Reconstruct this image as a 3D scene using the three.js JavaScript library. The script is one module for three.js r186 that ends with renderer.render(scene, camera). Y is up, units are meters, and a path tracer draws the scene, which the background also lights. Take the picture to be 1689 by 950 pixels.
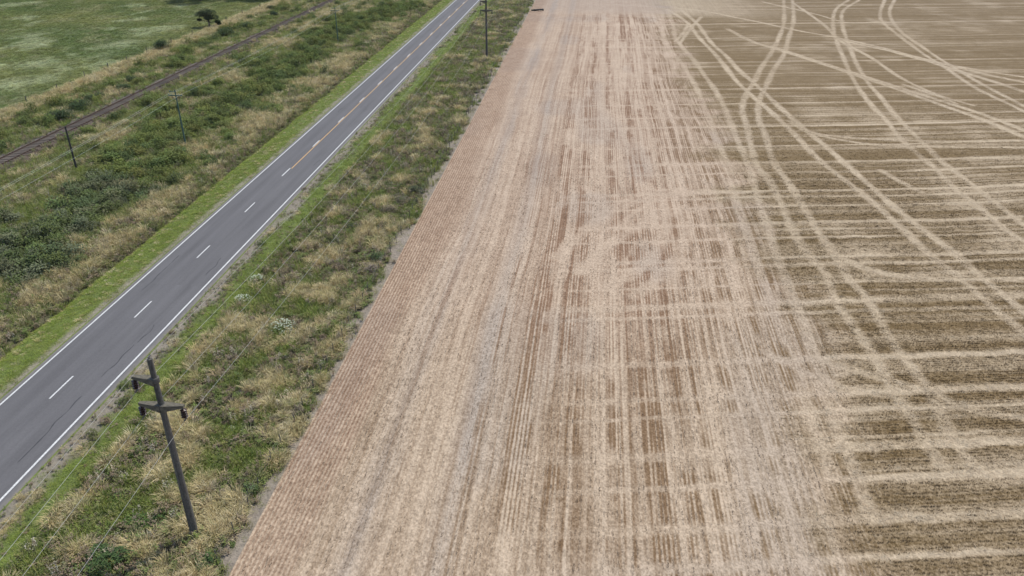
import * as THREE from 'three';
import { mergeGeometries } from 'three/addons/utils/BufferGeometryUtils.js';

// ---------------------------------------------------------------- camera, sky, sun, exposure
// World: x runs across the road (right of the camera positive), -z along the road, y up, metres.
const scene = new THREE.Scene();
const camera = new THREE.PerspectiveCamera(40.143, 16 / 9, 0.5, 9000);
camera.position.set(0, 34.9, 0);
camera.rotation.order = 'YXZ';
camera.rotation.set(-28.13 * Math.PI / 180, 6.04 * Math.PI / 180, 0);

const renderer = new THREE.WebGLRenderer({ antialias: true });
renderer.setSize(1024, 576);
renderer.toneMapping = THREE.LinearToneMapping;
renderer.toneMappingExposure = 1.22;
renderer.shadowMap.enabled = true;

const SUN_DIR = new THREE.Vector3(0.27, 0.88, -0.39).normalize();
{ // summer sky with thin bright haze: brighter towards the horizon and round the sun
  const W = 512, H = 256, d = new Float32Array(W * H * 4);
  for (let j = 0; j < H; j++) for (let i = 0; i < W; i++) {
    const el = ((j + 0.5) / H - 0.5) * Math.PI, az = ((i + 0.5) / W - 0.5) * 2 * Math.PI;
    const y = Math.sin(el), x = Math.cos(az) * Math.cos(el), z = Math.sin(az) * Math.cos(el);
    const up = Math.max(0, y), hz = Math.pow(1 - up, 3.2);
    const c = Math.max(0, x * SUN_DIR.x + y * SUN_DIR.y + z * SUN_DIR.z), glow = 0.5 * Math.pow(c, 12) + 0.25 * Math.pow(c, 3);
    const k = (j * W + i) * 4;
    d[k] = 0.20 + 0.46 * hz + 0.30 * glow; d[k + 1] = 0.31 + 0.40 * hz + 0.29 * glow; d[k + 2] = 0.52 + 0.28 * hz + 0.27 * glow; d[k + 3] = 1;
  }
  const t = new THREE.DataTexture(d, W, H, THREE.RGBAFormat, THREE.FloatType);
  t.mapping = THREE.EquirectangularReflectionMapping; t.magFilter = THREE.LinearFilter; t.needsUpdate = true;
  scene.background = t; scene.environment = t;
}
const sun = new THREE.DirectionalLight(new THREE.Color().setRGB(1, 0.95, 0.86), 3.75);
sun.position.copy(SUN_DIR).multiplyScalar(400).add(new THREE.Vector3(-20, 0, -120));
sun.target.position.set(-20, 0, -120);
sun.castShadow = true;
sun.shadow.mapSize.set(4096, 4096);
Object.assign(sun.shadow.camera, { left: -220, right: 220, top: 220, bottom: -220, near: 10, far: 900 });
sun.shadow.radius = 1.5;
scene.add(sun, sun.target);
scene.fog = new THREE.FogExp2(new THREE.Color().setRGB(0.8, 0.84, 0.88), 0.00005);

// ---------------------------------------------------------------- helpers
let seedState = 12345;
const seed = (n) => { seedState = n >>> 0; };
function rnd() { // mulberry32
  seedState = (seedState + 0x6D2B79F5) >>> 0;
  let t = seedState; t = Math.imul(t ^ (t >>> 15), t | 1); t ^= t + Math.imul(t ^ (t >>> 7), t | 61);
  return ((t ^ (t >>> 14)) >>> 0) / 4294967296;
}
const rr = (a, b) => a + (b - a) * rnd();
seed(77);
const LAT = new Float32Array(65536); for (let i = 0; i < 65536; i++) LAT[i] = rnd();
function vn(x, y) { // value noise 0..1
  const ix = Math.floor(x), iy = Math.floor(y); let fx = x - ix, fy = y - iy;
  fx = fx * fx * (3 - 2 * fx); fy = fy * fy * (3 - 2 * fy);
  const x0 = ix & 255, x1 = (ix + 1) & 255, y0 = (iy & 255) << 8, y1 = ((iy + 1) & 255) << 8;
  const a = LAT[y0 | x0], b = LAT[y0 | x1], c = LAT[y1 | x0], e = LAT[y1 | x1];
  return a + (b - a) * fx + (c - a + (a - b - c + e) * fx) * fy;
}
const fbm = (x, y) => 0.5 * vn(x, y) + 0.3 * vn(x * 2.1 + 37, y * 2.1 + 11) + 0.2 * vn(x * 4.3 + 91, y * 4.3 + 53);
const clamp = (x, a = 0, b = 1) => (x < a ? a : x > b ? b : x);
const ss = (a, b, x) => { const t = clamp((x - a) / (b - a)); return t * t * (3 - 2 * t); };
const mix = (a, b, t) => a + (b - a) * t;
const mix3 = (a, b, t) => [mix(a[0], b[0], t), mix(a[1], b[1], t), mix(a[2], b[2], t)];
const TO_SRGB = new Uint8Array(4097);
for (let i = 0; i <= 4096; i++) { const x = i / 4096; TO_SRGB[i] = Math.round(255 * (x <= 0.0031308 ? 12.92 * x : 1.055 * Math.pow(x, 1 / 2.4) - 0.055)); }
const enc = (x) => TO_SRGB[Math.min(4096, Math.max(0, (x * 4096) | 0))];
const RGB = (r, g, b) => new THREE.Color().setRGB(r, g, b);

const usedNames = {};
function numbered(n) { const k = usedNames[n] = (usedNames[n] ?? -1) + 1; return k ? `${n}_${String(k).padStart(3, '0')}` : n; }
function shade(o) { o.castShadow = true; o.receiveShadow = true; return o; }
function mesh(name, geo, mat, parent = scene) { const m = shade(new THREE.Mesh(geo, mat)); m.name = parent === scene ? numbered(name) : name; parent.add(m); return m; }
function tag(o, label, category, group, kind) {
  if (label) o.userData.label = label; if (category) o.userData.category = category;
  if (group) o.userData.group = group; if (kind) o.userData.kind = kind; return o;
}
function thing(name, u, s, y, label, category, group) { const g = new THREE.Group(); g.name = numbered(name); g.position.set(u, y, -s); scene.add(g); return tag(g, label, category, group); }
const std = (r, g, b, rough = 0.95, extra = {}) => new THREE.MeshStandardMaterial({ color: RGB(r, g, b), roughness: rough, side: THREE.DoubleSide, ...extra });

// is the point in or close to the photographed wedge of ground
const camYaw = 6.04 * Math.PI / 180, cyw = Math.cos(camYaw), syw = Math.sin(camYaw);
function inView(u, s, margin = 4) { const X = u * cyw + s * syw, F = -u * syw + s * cyw; return F > 22 - margin && F < 262 && Math.abs(X) < (F * 0.882 + 16.45) * 0.66 + margin; }

// ground profile in metres at (u across the road, s along it)
function ground(u, s) {
  const n = (vn(u * 0.23 + 40, s * 0.23) - 0.5) * 0.22 + (vn(u * 0.9, s * 0.9 + 70) - 0.5) * 0.08;
  const road = ss(5.6, 4.2, Math.abs(u + 38.9));
  let y = n * (1 - road);
  y -= 0.45 * Math.exp(-(((u + 47.0) / 0.7) ** 2));                    // ditch beyond the mown strip
  y -= 0.22 * Math.exp(-(((u + 30.5) / 2.2) ** 2));                    // shallow swale on the field side
  y *= ss(-19.2, -20.6, u);
  return y + 0.03 * road;
}

// sheet: a ground surface with its own computed colour map, uv over its extent
function sheetTexture(u0, u1, s0, s1, W, H, fn, coarse) {
  const d = new Uint8Array(W * H * 4);
  for (let j = 0; j < H; j++) { const s = s0 + (j + 0.5) / H * (s1 - s0);
    for (let i = 0; i < W; i++) {
      const u = u0 + (i + 0.5) / W * (u1 - u0), k = (j * W + i) * 4;
      if (coarse && ((i & 3) || (j & 3)) && !coarse(u, s)) { const q = (((j & ~3) * W) + (i & ~3)) * 4; d[k] = d[q]; d[k + 1] = d[q + 1]; d[k + 2] = d[q + 2]; d[k + 3] = 255; continue; } // well outside the picture: four texels share a colour
      const c = fn(u, s); d[k] = enc(c[0]); d[k + 1] = enc(c[1]); d[k + 2] = enc(c[2]); d[k + 3] = 255; } }
  const t = new THREE.DataTexture(d, W, H, THREE.RGBAFormat);
  t.colorSpace = THREE.SRGBColorSpace; t.magFilter = THREE.LinearFilter; t.minFilter = THREE.LinearMipmapLinearFilter; t.generateMipmaps = true; t.anisotropy = 8; t.needsUpdate = true;
  return t;
}
function sheetGeometry(u0, u1, s0, s1, nu, ns, hf) {
  const p = new Float32Array((nu + 1) * (ns + 1) * 3), uv = new Float32Array((nu + 1) * (ns + 1) * 2), idx = new Uint32Array(nu * ns * 6);
  for (let j = 0, k = 0; j <= ns; j++) for (let i = 0; i <= nu; i++, k++) { const a = i / nu, b = j / ns, u = mix(u0, u1, a), s = mix(s0, s1, b); p.set([u, hf(u, s), -s], k * 3); uv.set([a, b], k * 2); }
  for (let j = 0, k = 0; j < ns; j++) for (let i = 0; i < nu; i++) { const a = j * (nu + 1) + i, b = a + 1, c = a + nu + 1, e = c + 1; idx.set([a, b, e, a, e, c], k); k += 6; }
  const g = new THREE.BufferGeometry();
  g.setAttribute('position', new THREE.BufferAttribute(p, 3)); g.setAttribute('uv', new THREE.BufferAttribute(uv, 2)); g.setIndex(new THREE.BufferAttribute(idx, 1)); g.computeVertexNormals();
  return g;
}
// fine relief shared by the ground sheets: clods and litter
const reliefMap = (() => {
  const N = 1024, d = new Uint8Array(N * N * 4);
  for (let j = 0; j < N; j++) for (let i = 0; i < N; i++) { const v = 255 * (0.5 * vn(i / 8, j / 8) + 0.5 * vn(i / 4 + 9, j / 4)); d.fill(v, (j * N + i) * 4, (j * N + i) * 4 + 3); d[(j * N + i) * 4 + 3] = 255; }
  const t = new THREE.DataTexture(d, N, N, THREE.RGBAFormat); t.wrapS = t.wrapT = THREE.RepeatWrapping; t.magFilter = THREE.LinearFilter; t.needsUpdate = true; return t;
})();
function reliefFor(w, l, metres) { const t = reliefMap.clone(); t.repeat.set(w / metres, l / metres); t.needsUpdate = true; return t; }

// ---------------------------------------------------------------- far ground, one sheet to the horizon
{
  const g = new THREE.PlaneGeometry(9000, 9000); g.rotateX(-Math.PI / 2); g.translate(0, -0.9, -1500);
  const t = sheetTexture(0, 1, 0, 1, 512, 512, (a, b) => { const n = fbm(a * 32, b * 32), m = vn(a * 128, b * 128); return mix3([0.09, 0.12, 0.035], [0.2, 0.17, 0.08], clamp(n * 1.1 + 0.3 * m - 0.3)); });
  t.wrapS = t.wrapT = THREE.RepeatWrapping; t.repeat.set(9, 9);
  tag(mesh('ground', g, new THREE.MeshStandardMaterial({ map: t, roughness: 1 })), null, null, null, 'structure');
}

// ---------------------------------------------------------------- the harvested field
const ROW = 0.28, ROW_TILT = 0.17;                                   // sowing rows run this much off square to the road
const GX0 = -20, GS0 = 26, GD = 0.2, GW = 1060, GH = 1500, wheel = new Float32Array(GW * GH);
function stampTrack(pts, half, strength) {
  const curve = new THREE.CatmullRomCurve3(pts.map(([u, s]) => new THREE.Vector3(u, 0, s)), false, 'centripetal');
  const n = Math.ceil(curve.getLength() / 0.25), P = new THREE.Vector3(), R = Math.ceil((half * 1.6) / GD);
  for (let i = 0; i <= n; i++) {
    curve.getPoint(i / n, P); const w = half * (0.8 + 0.4 * vn(P.x * 0.4 + P.z * 0.31, 5));
    const f = strength * (0.55 + 0.6 * vn(P.x * 0.2, P.z * 0.2 + 30));
    const ci = Math.round((P.x - GX0) / GD), cj = Math.round((P.z - GS0) / GD);
    for (let j = cj - R; j <= cj + R; j++) for (let k = ci - R; k <= ci + R; k++) {
      if (j < 0 || k < 0 || j >= GH || k >= GW) continue;
      const d = Math.hypot(GX0 + k * GD - P.x, GS0 + j * GD - P.z), v = f * (1 - ss(w * 0.4, w * 1.4, d));
      if (v > wheel[j * GW + k]) wheel[j * GW + k] = v;
    }
  }
}
const TRACKS = [ // wheelings of tractors and trailers, each a polyline of [u, s] in metres
  [[18.7, 232.7], [22.1, 213.3], [23.3, 190.9], [24.7, 174], [25.4, 159.7], [26, 147.4], [28.5, 128], [29.6, 117.7], [30.2, 108.8], [30.9, 103], [32.3, 95.9], [33.4, 89.1], [34.2, 82], [34.8, 75.9], [35.8, 71.6], [36.3, 67], [37, 62.9], [38.9, 52.5], [40.6, 44]],
  [[22.2, 234.4], [24.7, 209.1], [25.4, 185.7], [26.9, 171.2], [27.5, 159.9], [29, 146.4], [30.6, 129.2], [32, 117.9], [33.1, 109.1], [33.7, 103.3], [34.4, 96.8], [35.3, 88.7], [36.3, 82.7], [37.3, 77.8], [37.8, 72.6], [38.5, 68], [38.9, 64.7], [41, 54], [42.8, 45]],
  [[18.7, 232.7], [18.6, 210.7], [17.8, 194], [18.5, 179.8], [19.8, 166], [20.5, 152.8], [21, 144.6], [21.2, 131.3], [21, 122.4], [20.8, 113.1], [20.7, 104.3], [19.9, 89.6], [19.5, 81.3], [19.2, 75.7], [19.1, 67.5], [19, 60.6], [18.8, 58.4], [18.2, 50.4], [18.1, 45.6], [18.1, 41.7], [18, 37.8]],
  [[16.8, 228.5], [16.2, 208.2], [15.2, 195.7], [15.6, 176.2], [17.1, 162.9], [17.5, 153.7], [18, 142.1], [17.9, 130.9], [18.1, 122.1], [17.9, 114.2], [17.9, 107.9], [17.4, 92.3], [16.9, 81.9], [16.8, 74.7], [16.9, 66.7], [17, 58.4], [17.2, 55.4], [16.7, 50.2], [16.7, 45.1], [16.6, 41.3]],
  [[54.2, 253.6], [46.6, 213.9], [41.3, 192.4], [36.8, 176.3], [32, 160.8], [28.8, 149], [26.3, 141.1], [24, 130.6], [23.2, 120.6], [22.2, 109.5], [21.7, 102], [22.3, 98.1], [22.3, 89], [22.1, 80.7], [22.3, 75.8], [23.1, 71.4], [22.7, 65.6], [23.2, 59.9], [23.5, 54.7], [23.7, 47.9], [23.9, 43.3]],
  [[56.8, 253.9], [49.6, 216.8], [44.1, 194.8], [39.1, 174.8], [34.2, 159.5], [30.6, 146.6], [27.7, 136.5], [25.7, 124.7], [25.2, 115.5], [24.2, 104.4], [24.6, 96.4], [24.7, 88.7], [24.8, 80.6], [25.1, 76.1], [25.1, 70.1], [25.7, 66.3], [25.6, 59.1], [26.1, 52], [25.8, 46.7], [26.2, 42.6]],
  [[73.4, 255.7], [65.6, 238.4], [59, 215.2], [54, 191.6], [50.7, 172.5], [48.3, 158.1], [46.5, 144.5], [45.6, 134], [45.4, 126.8], [44.6, 117.5], [44.6, 108.8], [44.8, 106], [44.7, 100.4], [44.5, 95.4], [45, 91.4], [45.1, 87.6], [45.3, 83.2], [46, 80.5]],
  [[76.5, 256], [66.7, 235.4], [60.7, 212.8], [55.7, 187.8], [51.7, 166], [49.5, 149.9], [48.7, 139.9], [47.7, 130], [47.3, 121.3], [47, 114.5], [46.7, 106.2], [47, 102], [47.2, 97.5], [47.4, 92.8], [47.6, 88.9], [47.9, 84.9]],
  [[84, 256.8], [75.9, 233.4], [72.1, 219.2], [70.3, 202], [69.3, 189.2], [68.5, 177.9], [68.3, 164.7], [67.7, 154.5], [67.7, 146.7], [68.7, 138.6], [69.1, 133.3]],
  [[86.9, 257.1], [79.4, 236.8], [75.4, 222.2], [71.9, 202.2], [71, 187.4], [70.2, 174.6], [70, 164.9], [69.9, 152.1], [70.6, 136.6]],
  [[4.4, 239.5], [19.3, 235.5], [29.3, 229.8], [33.9, 223.2], [41.3, 213.3], [47.2, 204.1], [54.3, 195.9], [61.1, 185.4], [66.6, 174.2], [70.6, 166.5], [74.4, 159.4], [78.4, 154.3]],
  [[54.5, 197], [56.6, 189.9], [65.3, 175.8], [69.5, 163.3], [72.6, 155], [75.1, 146.9]],
  [[60.8, 184.4], [67.2, 170.9], [72.1, 165.8], [75.6, 162.4], [80.3, 158.6]],
  [[31.3, 203.6], [35, 187.6], [39.2, 179.3], [42.9, 170.8], [47.4, 160.9], [50.4, 154], [53.9, 145.3], [57.7, 135.3], [60.4, 128.4], [62.8, 119]],
  [[38, 183], [44.3, 169.3], [48.7, 159.6], [53.6, 149], [57.9, 139.7], [61.7, 131.5], [64.4, 122.7]],
  [[26.7, 220.8], [22.2, 202.5], [18.2, 184]],
  [[22.7, 211.1], [19.9, 196.2], [17.4, 186.6]],
  [[30.2, 124.2], [31.7, 118.8], [33.9, 116.4], [39.1, 113.6], [46.1, 113.2], [60.7, 114.3]],
  [[31.3, 119.6], [34.1, 117.3], [39.8, 116.2], [49.5, 116], [62.2, 117.7]],
  [[14.8, 56.1], [16.9, 54], [18.7, 52.5], [21.8, 51.1], [26.6, 52.1], [33.7, 53]],
  [[19.1, 55.1], [23.5, 53], [26.4, 51.6], [28, 49.9], [31.9, 49]],
  [[25.5, 74.9], [27.3, 72.6], [30.4, 71.3], [34.6, 71.1], [42.1, 71.8]],
  [[1.2, 223], [0.6, 198.1], [0.5, 174.6], [1.4, 157.2], [1.2, 134], [1.9, 120.4]],
  [[3.1, 231], [2.8, 198.4], [2.8, 171.7], [3.6, 151], [2.9, 135.2], [4, 119], [4.9, 109.3]],
  [[1.2, 83.8], [3.8, 87.8], [7.6, 91.3], [11.5, 92.8]],
  [[3, 79.5], [5.5, 85.1], [8.2, 89.3], [12, 90.7]],
  [[37.5, 102.3], [38.6, 98.4], [40, 94.7]],
  [[55.6, 150.5], [58.1, 144.5], [62.4, 136.8]],
  [[47.4, 249.4], [57.7, 228.6], [63.4, 215.6], [73, 219.3]],
  [[55.9, 247], [56, 209.9], [54.8, 191.7], [56.5, 173.1], [56.9, 154.7], [60, 137.7]],
];
TRACKS.forEach((t, i) => stampTrack(t, i > 9 && i < 15 ? 0.72 : i < 2 ? 0.56 : [2, 3, 4, 5, 21, 22].includes(i) ? 0.56 : 0.5, i < 2 ? 1.05 : [2, 3, 4, 5].includes(i) ? 0.85 : 0.95));
for (const t of [[[-3, 72], [0.5, 81], [5, 87.5], [11, 91.5], [18, 92.5]], [[-0.5, 69], [3, 77], [7.5, 83], [14, 87.5]], [[2, 66], [5.6, 71], [8, 78], [8.6, 86], [7, 94]], [[4.5, 64.5], [8, 70], [10.4, 78], [10.8, 87]]]) stampTrack(t, 0.85, 0.9);
function wheelAt(u, s) {
  const x = (u - GX0) / GD, y = (s - GS0) / GD, i = Math.floor(x), j = Math.floor(y);
  if (i < 0 || j < 0 || i >= GW - 1 || j >= GH - 1) return 0;
  const fx = x - i, fy = y - j, k = j * GW + i;
  return mix(mix(wheel[k], wheel[k + 1], fx), mix(wheel[k + GW], wheel[k + GW + 1], fx), fy);
}
// pale straw lines left by the combine, by their distance along the rows' normal
const LINES_R = [227.5, 218.3, 205.3, 186.9, 177.7, 161.6, 151.4, 139.7, 129.8, 122.1, 116.8, 107, 100, 96.1, 89.4, 87.4, 84.5, 79.6, 75.7, 70.8, 69.2, 65.2, 61.6, 59.7, 52.3, 47.6, 45.4, 41.2, 38.1, 34.5, 31.5, 28.6, 26, 22.5, 19, 233, 240, 246];
seed(5);
for (let r = 104; r < 250; r += rr(2.2, 4.2)) LINES_R.push(r);
const LN = 5200, lineTable = new Float32Array(LN), laneTable = new Float32Array(LN); // 0.05 m steps from r = 0
LINES_R.forEach((r, q) => {
  const wide = q < 37 ? [0.34, 0.2, 0.5, 0.28, 0.42][q % 5] * (r > 110 ? 1.15 : 1) : rr(0.12, 0.3), f = q < 37 ? [0.9, 0.7, 1, 0.8][q % 4] : rr(0.08, 0.4);
  for (let i = 0; i < LN; i++) { const d = (i * 0.05 - r) / wide, v = f * Math.exp(-d * d); if (v > lineTable[i]) lineTable[i] = v; }
});
for (let i = 0; i < LN; i++) laneTable[i] = 0.55 * vn(i * 0.05 * 0.9, 3.5) + 0.45 * vn(i * 0.05 * 2.6, 8.5);
const tab = (T, r) => { const x = clamp(r / 0.05, 0, LN - 2), i = x | 0; return mix(T[i], T[i + 1], x - i); };
// dark strips of the headland, where the stubble stands between the wheelings: [u, half width, strength]
const STRIPS = [[-11.6, 0.2, 0.4], [-9.0, 0.3, 0.6], [-6.9, 0.35, 0.7], [-3.7, 0.8, 0.95], [-1.0, 0.8, 0.9], [0.3, 0.2, 0.5], [2.5, 0.55, 0.85], [5.4, 0.75, 0.95], [7.3, 0.55, 0.9], [9.2, 0.6, 0.8], [11.4, 0.6, 0.75], [13.9, 0.5, 0.7], [16.2, 0.5, 0.7], [18.4, 0.45, 0.7]];
const out = { straw: 0, red: 0, grey: 0, head: 0 };
function field(u, s) { // how much pale straw covers the soil here (0..1), how red and how grey the soil is, how far into the headland
  const wob = (vn(s * 0.035, 1.5) - 0.5) * 1.0, uu = u + wob + (vn(s * 0.3, u * 0.08) - 0.5) * 0.16;
  const r = s - ROW_TILT * u + (vn(u * 0.05, s * 0.02) - 0.5) * 0.9 + (vn(u * 0.6, s * 0.3 + 9) - 0.5) * 0.3;
  const edge = 19.2 + (vn(s * 0.08, 2) - 0.5) * 3.5 + (vn(r * 0.4, 6) - 0.5) * 5, head = 1 - ss(edge - 5, edge + 3.6, u + (vn(u * 0.9, s * 0.5 + 77) - 0.5) * 3);
  const line = tab(lineTable, r), lane = tab(laneTable, r), patch = fbm(u * 0.11, s * 0.11), blotch = vn(u * 0.35 + 15, s * 0.3);
  // crop side: dark standing stubble, striped by straw lines
  const fineRow = vn(r * 3.4, u * 0.05 + 12) - 0.5;
  const side = clamp(0.03 - 0.07 * ss(90, 150, s) + 0.44 * fineRow * (0.4 + patch) + (0.4 - 0.14 * ss(110, 180, s)) * ss(0.36, 0.74, lane) * (0.45 + patch) + (0.85 - 0.2 * ss(110, 180, s)) * line * (0.55 + 0.7 * blotch) + 0.22 * ss(0.52, 0.8, patch) );
  // headland: pale trampled straw in rows, with dark strips parallel to the fence, cut by the straw lines
  const chop = vn(uu * 1.6 + 8, s * 0.5) * 0.5 + vn(uu * 0.7, s * 0.16 + 21) * 0.5, cut = clamp(line * 1.9) * ss(-7, 3, u);
  let dark = 0;
  for (const [c, w, f] of STRIPS) { const d = (uu - c) / w; if (d > -1.8 && d < 1.8) dark = Math.max(dark, f * (1 - ss(0.6, 1.5, Math.abs(d)))); }
  const row = 0.5 + 0.5 * Math.sin((u + 19) * 2 * Math.PI / ROW), brk = ss(0.4, 0.6, vn(uu * 0.45 + 4, s * 0.09 + 60) * 0.35 + chop * 0.65 + 0.07 * ss(8, -6, u) - 0.03 * ss(6, 14, u));
  const turn = Math.exp(-(((u - 6) / 5) ** 2 + ((s - 77) / 9) ** 2));   // where machines have swung round
  dark = Math.max(dark * brk * (1 - 0.9 * cut), (0.65 * turn + 0.4 * ss(-1, 8, u) + 0.3 * ss(8, 16, u)) * ss(0.46 - 0.12 * turn, 0.66 - 0.1 * turn, chop) * (1 - cut));
  const rowAt = (uu + 19) / ROW, streak = 0.2 * ss(0.2, 0.8, vn(uu * 0.8, s * 0.018)) + 0.8 * ss(0.2, 0.8, 0.6 * vn(rowAt * 1.1, s * 0.05) + 0.4 * vn(rowAt * 1.9 + 40, s * 0.2)), thin = ss(0.62, 0.8, vn(rowAt * 0.9 + 17, s * 0.022)) * ss(0.35, 0.6, vn(uu * 0.5, s * 0.04 + 44));
  const end = ss(216, 232, s + u * 0.08);                 // the turning strip at the far end
  const calm = mix(0.6, 1, ss(-9, -3, u)) * (1 - 0.35 * ss(90, 170, s) * ss(3, -4, u)), keep = (1 - 0.7 * end) * (1 - cut * 0.6) * calm;
  const pale = clamp(0.73 + (0.62 * (streak - 0.5) + 0.24 * (row - 0.55) * (0.4 + 0.9 * vn(uu * 0.8 + 3, s * 0.05))) * keep + 0.2 * (patch - 0.5) + 0.1 * cut - (0.68 * dark * ss(0.2, 0.75, 0.62 * (1 - row) + 0.55 * (1 - streak)) + 0.34 * thin) * (1 - end) * calm);
  let straw = mix(side, pale, head);
  straw = mix(straw, 0.7 + 0.2 * (streak - 0.5), end * (1 - ss(20, 60, u)));
  // sown rows along the fence
  const hem = 1 - ss(-16.2, -14.2, uu + (vn(s * 0.09, 33) - 0.5) * 1.2);
  straw = mix(straw, 0.1 + 0.62 * row * (0.6 + 0.6 * vn(u * 3, s * 0.8)) + 0.16 * ss(45, 28, s), hem * 0.9);
  const w = clamp(wheelAt(u, s) * (0.55 + 0.75 * vn(u * 2.1, s * 2.1)));
  straw = mix(straw, 0.9, w * (1 - 0.15 * head));
  out.straw = straw; out.head = head;
  out.red = head * Math.max(hem, 0.45 + 0.55 * ss(40, 75, s)) * (1 - 0.6 * ss(4, 16, u));
  const greyBand = Math.exp(-(((uu + 12.9 + (vn(u * 2, s * 0.25) - 0.5) * 0.9) / 1.0) ** 2)) * (0.15 + 0.55 * vn(u * 1.5, s * 0.06)) + Math.exp(-(((uu + 7.6) / 0.9) ** 2)) * 0.4 + 0.3 * ss(0.62, 0.85, vn(u * 0.16 + 50, s * 0.07)) + 0.35 * end;
  out.grey = clamp(greyBand) * (0.3 + 0.7 * head);
  return out;
}
const STRAW = [0.38, 0.3, 0.207], STRAW_ROSY = [0.386, 0.294, 0.217], STRAW_GREY = [0.27, 0.232, 0.2], SOIL = [0.12, 0.076, 0.028], SOIL_RED = [0.168, 0.095, 0.054];
const fieldColour = (grain) => (u, s) => {
  const f = field(u, s), a = f.straw, red = f.red, grey = f.grey, head = f.head;
  const speck = grain * (vn(u / 0.055, s / 0.11) - 0.5) * 1.1 + grain * 0.7 * (vn(u / 0.16 + 31, s / 0.2) - 0.5) + 0.25 * (vn(u * 0.8, s * 0.8 + 3) - 0.5);
  let c = mix3(mix3(SOIL, SOIL_RED, clamp(red * 1.15)), mix3(mix3(STRAW, STRAW_ROSY, clamp(head * (0.6 + 0.35 * ss(40, 90, s)))), STRAW_GREY, grey), clamp(a + speck * 0.3));
  const k = 1 + 0.3 * speck;
  return [c[0] * k, c[1] * k, c[2] * k];
};
const fieldGroup = new THREE.Group(); fieldGroup.name = 'field'; tag(fieldGroup, null, null, null, 'structure'); scene.add(fieldGroup);
const fieldSheets = [[-19, 51, 22, 78, 2048, 2048, 1], [-19, 101, 78, 150, 2048, 2000, 0.8], [-19, 186, 150, 262, 1536, 1500, 0.5], [101, 186, 78, 150, 256, 256, 0.3], [51, 101, 22, 78, 512, 512, 0.5], [-19, 500, 262, 700, 768, 768, 0.2], [186, 500, 22, 262, 512, 384, 0.2], [-19, 200, -80, 22, 512, 384, 0.2], [101, 186, 22, 78, 256, 256, 0.2]];
for (const [u0, u1, s0, s1, W, H, grain] of fieldSheets) {
  const near = s1 <= 150 && u0 === -19 && s0 > 0;
  const m = new THREE.MeshStandardMaterial({ map: sheetTexture(u0, u1, s0, s1, W, H, fieldColour(grain), (u, s) => inView(u, s, 6)), roughness: 1, bumpMap: near ? reliefFor(u1 - u0, s1 - s0, 22) : null, bumpScale: 0.05 });
  mesh('field_surface', sheetGeometry(u0, u1, s0, s1, 2, 2, () => 0), m, fieldGroup);
}

// ---------------------------------------------------------------- verges and pasture ground
// what grows where: shares of dry grass, green grass, dark weeds and bushes at a point
const veg = { dry: 0, green: 0, weed: 0, bush: 0, bare: 0 };
const BUSH_BELT = [[-58.4, 69.7, 3.5], [-57.1, 76.3, 3.2], [-57.7, 66.8, 3.5], [-58.9, 81.7, 3], [-55.3, 82, 2.4], [-53.6, 64.6, 2.6], [-63.7, 96.7, 2.8], [-62.2, 102.2, 3.4], [-61.6, 108, 3.6], [-60.9, 87.6, 3], [-58.5, 111.5, 3], [-60.1, 121.5, 4], [-59.2, 133.5, 5], [-59.6, 146, 5], [-59.6, 158.3, 5], [-61.5, 172, 4], [-62.8, 184.1, 6], [-61.1, 196, 6], [-60.1, 209.4, 7], [-54.9, 226, 6], [-68.3, 154.5, 3], [-56.7, 95, 2.6], [-63, 60, 3.5], [-66, 72, 2.5], [-69, 130, 2.2], [-67.5, 118, 2.4], [-66, 205, 4]];
const DRY_SPOTS_LEFT = [[-50.5, 64.8, 2.4], [-48.8, 70.7, 1.8], [-54.2, 100.3, 2], [-51.7, 138.7, 3], [-51.2, 153.6, 3.6], [-52, 160, 3], [-50.1, 197.3, 2.2], [-51.5, 115.5, 3], [-49.6, 82.6, 2.2], [-70.5, 195, 4], [-71, 215, 5], [-70, 175, 3], [-68, 142, 2.6], [-69.5, 105, 2]];
const blob = (L, u, s, sx = 1) => { let v = 0; for (const [a, b, r] of L) { const du = (u - a) / r, ds = (s - b) / (r * 1.35); const d = du * du + ds * ds; if (d < 4) v = Math.max(v, Math.exp(-d)); } return v; };
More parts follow.
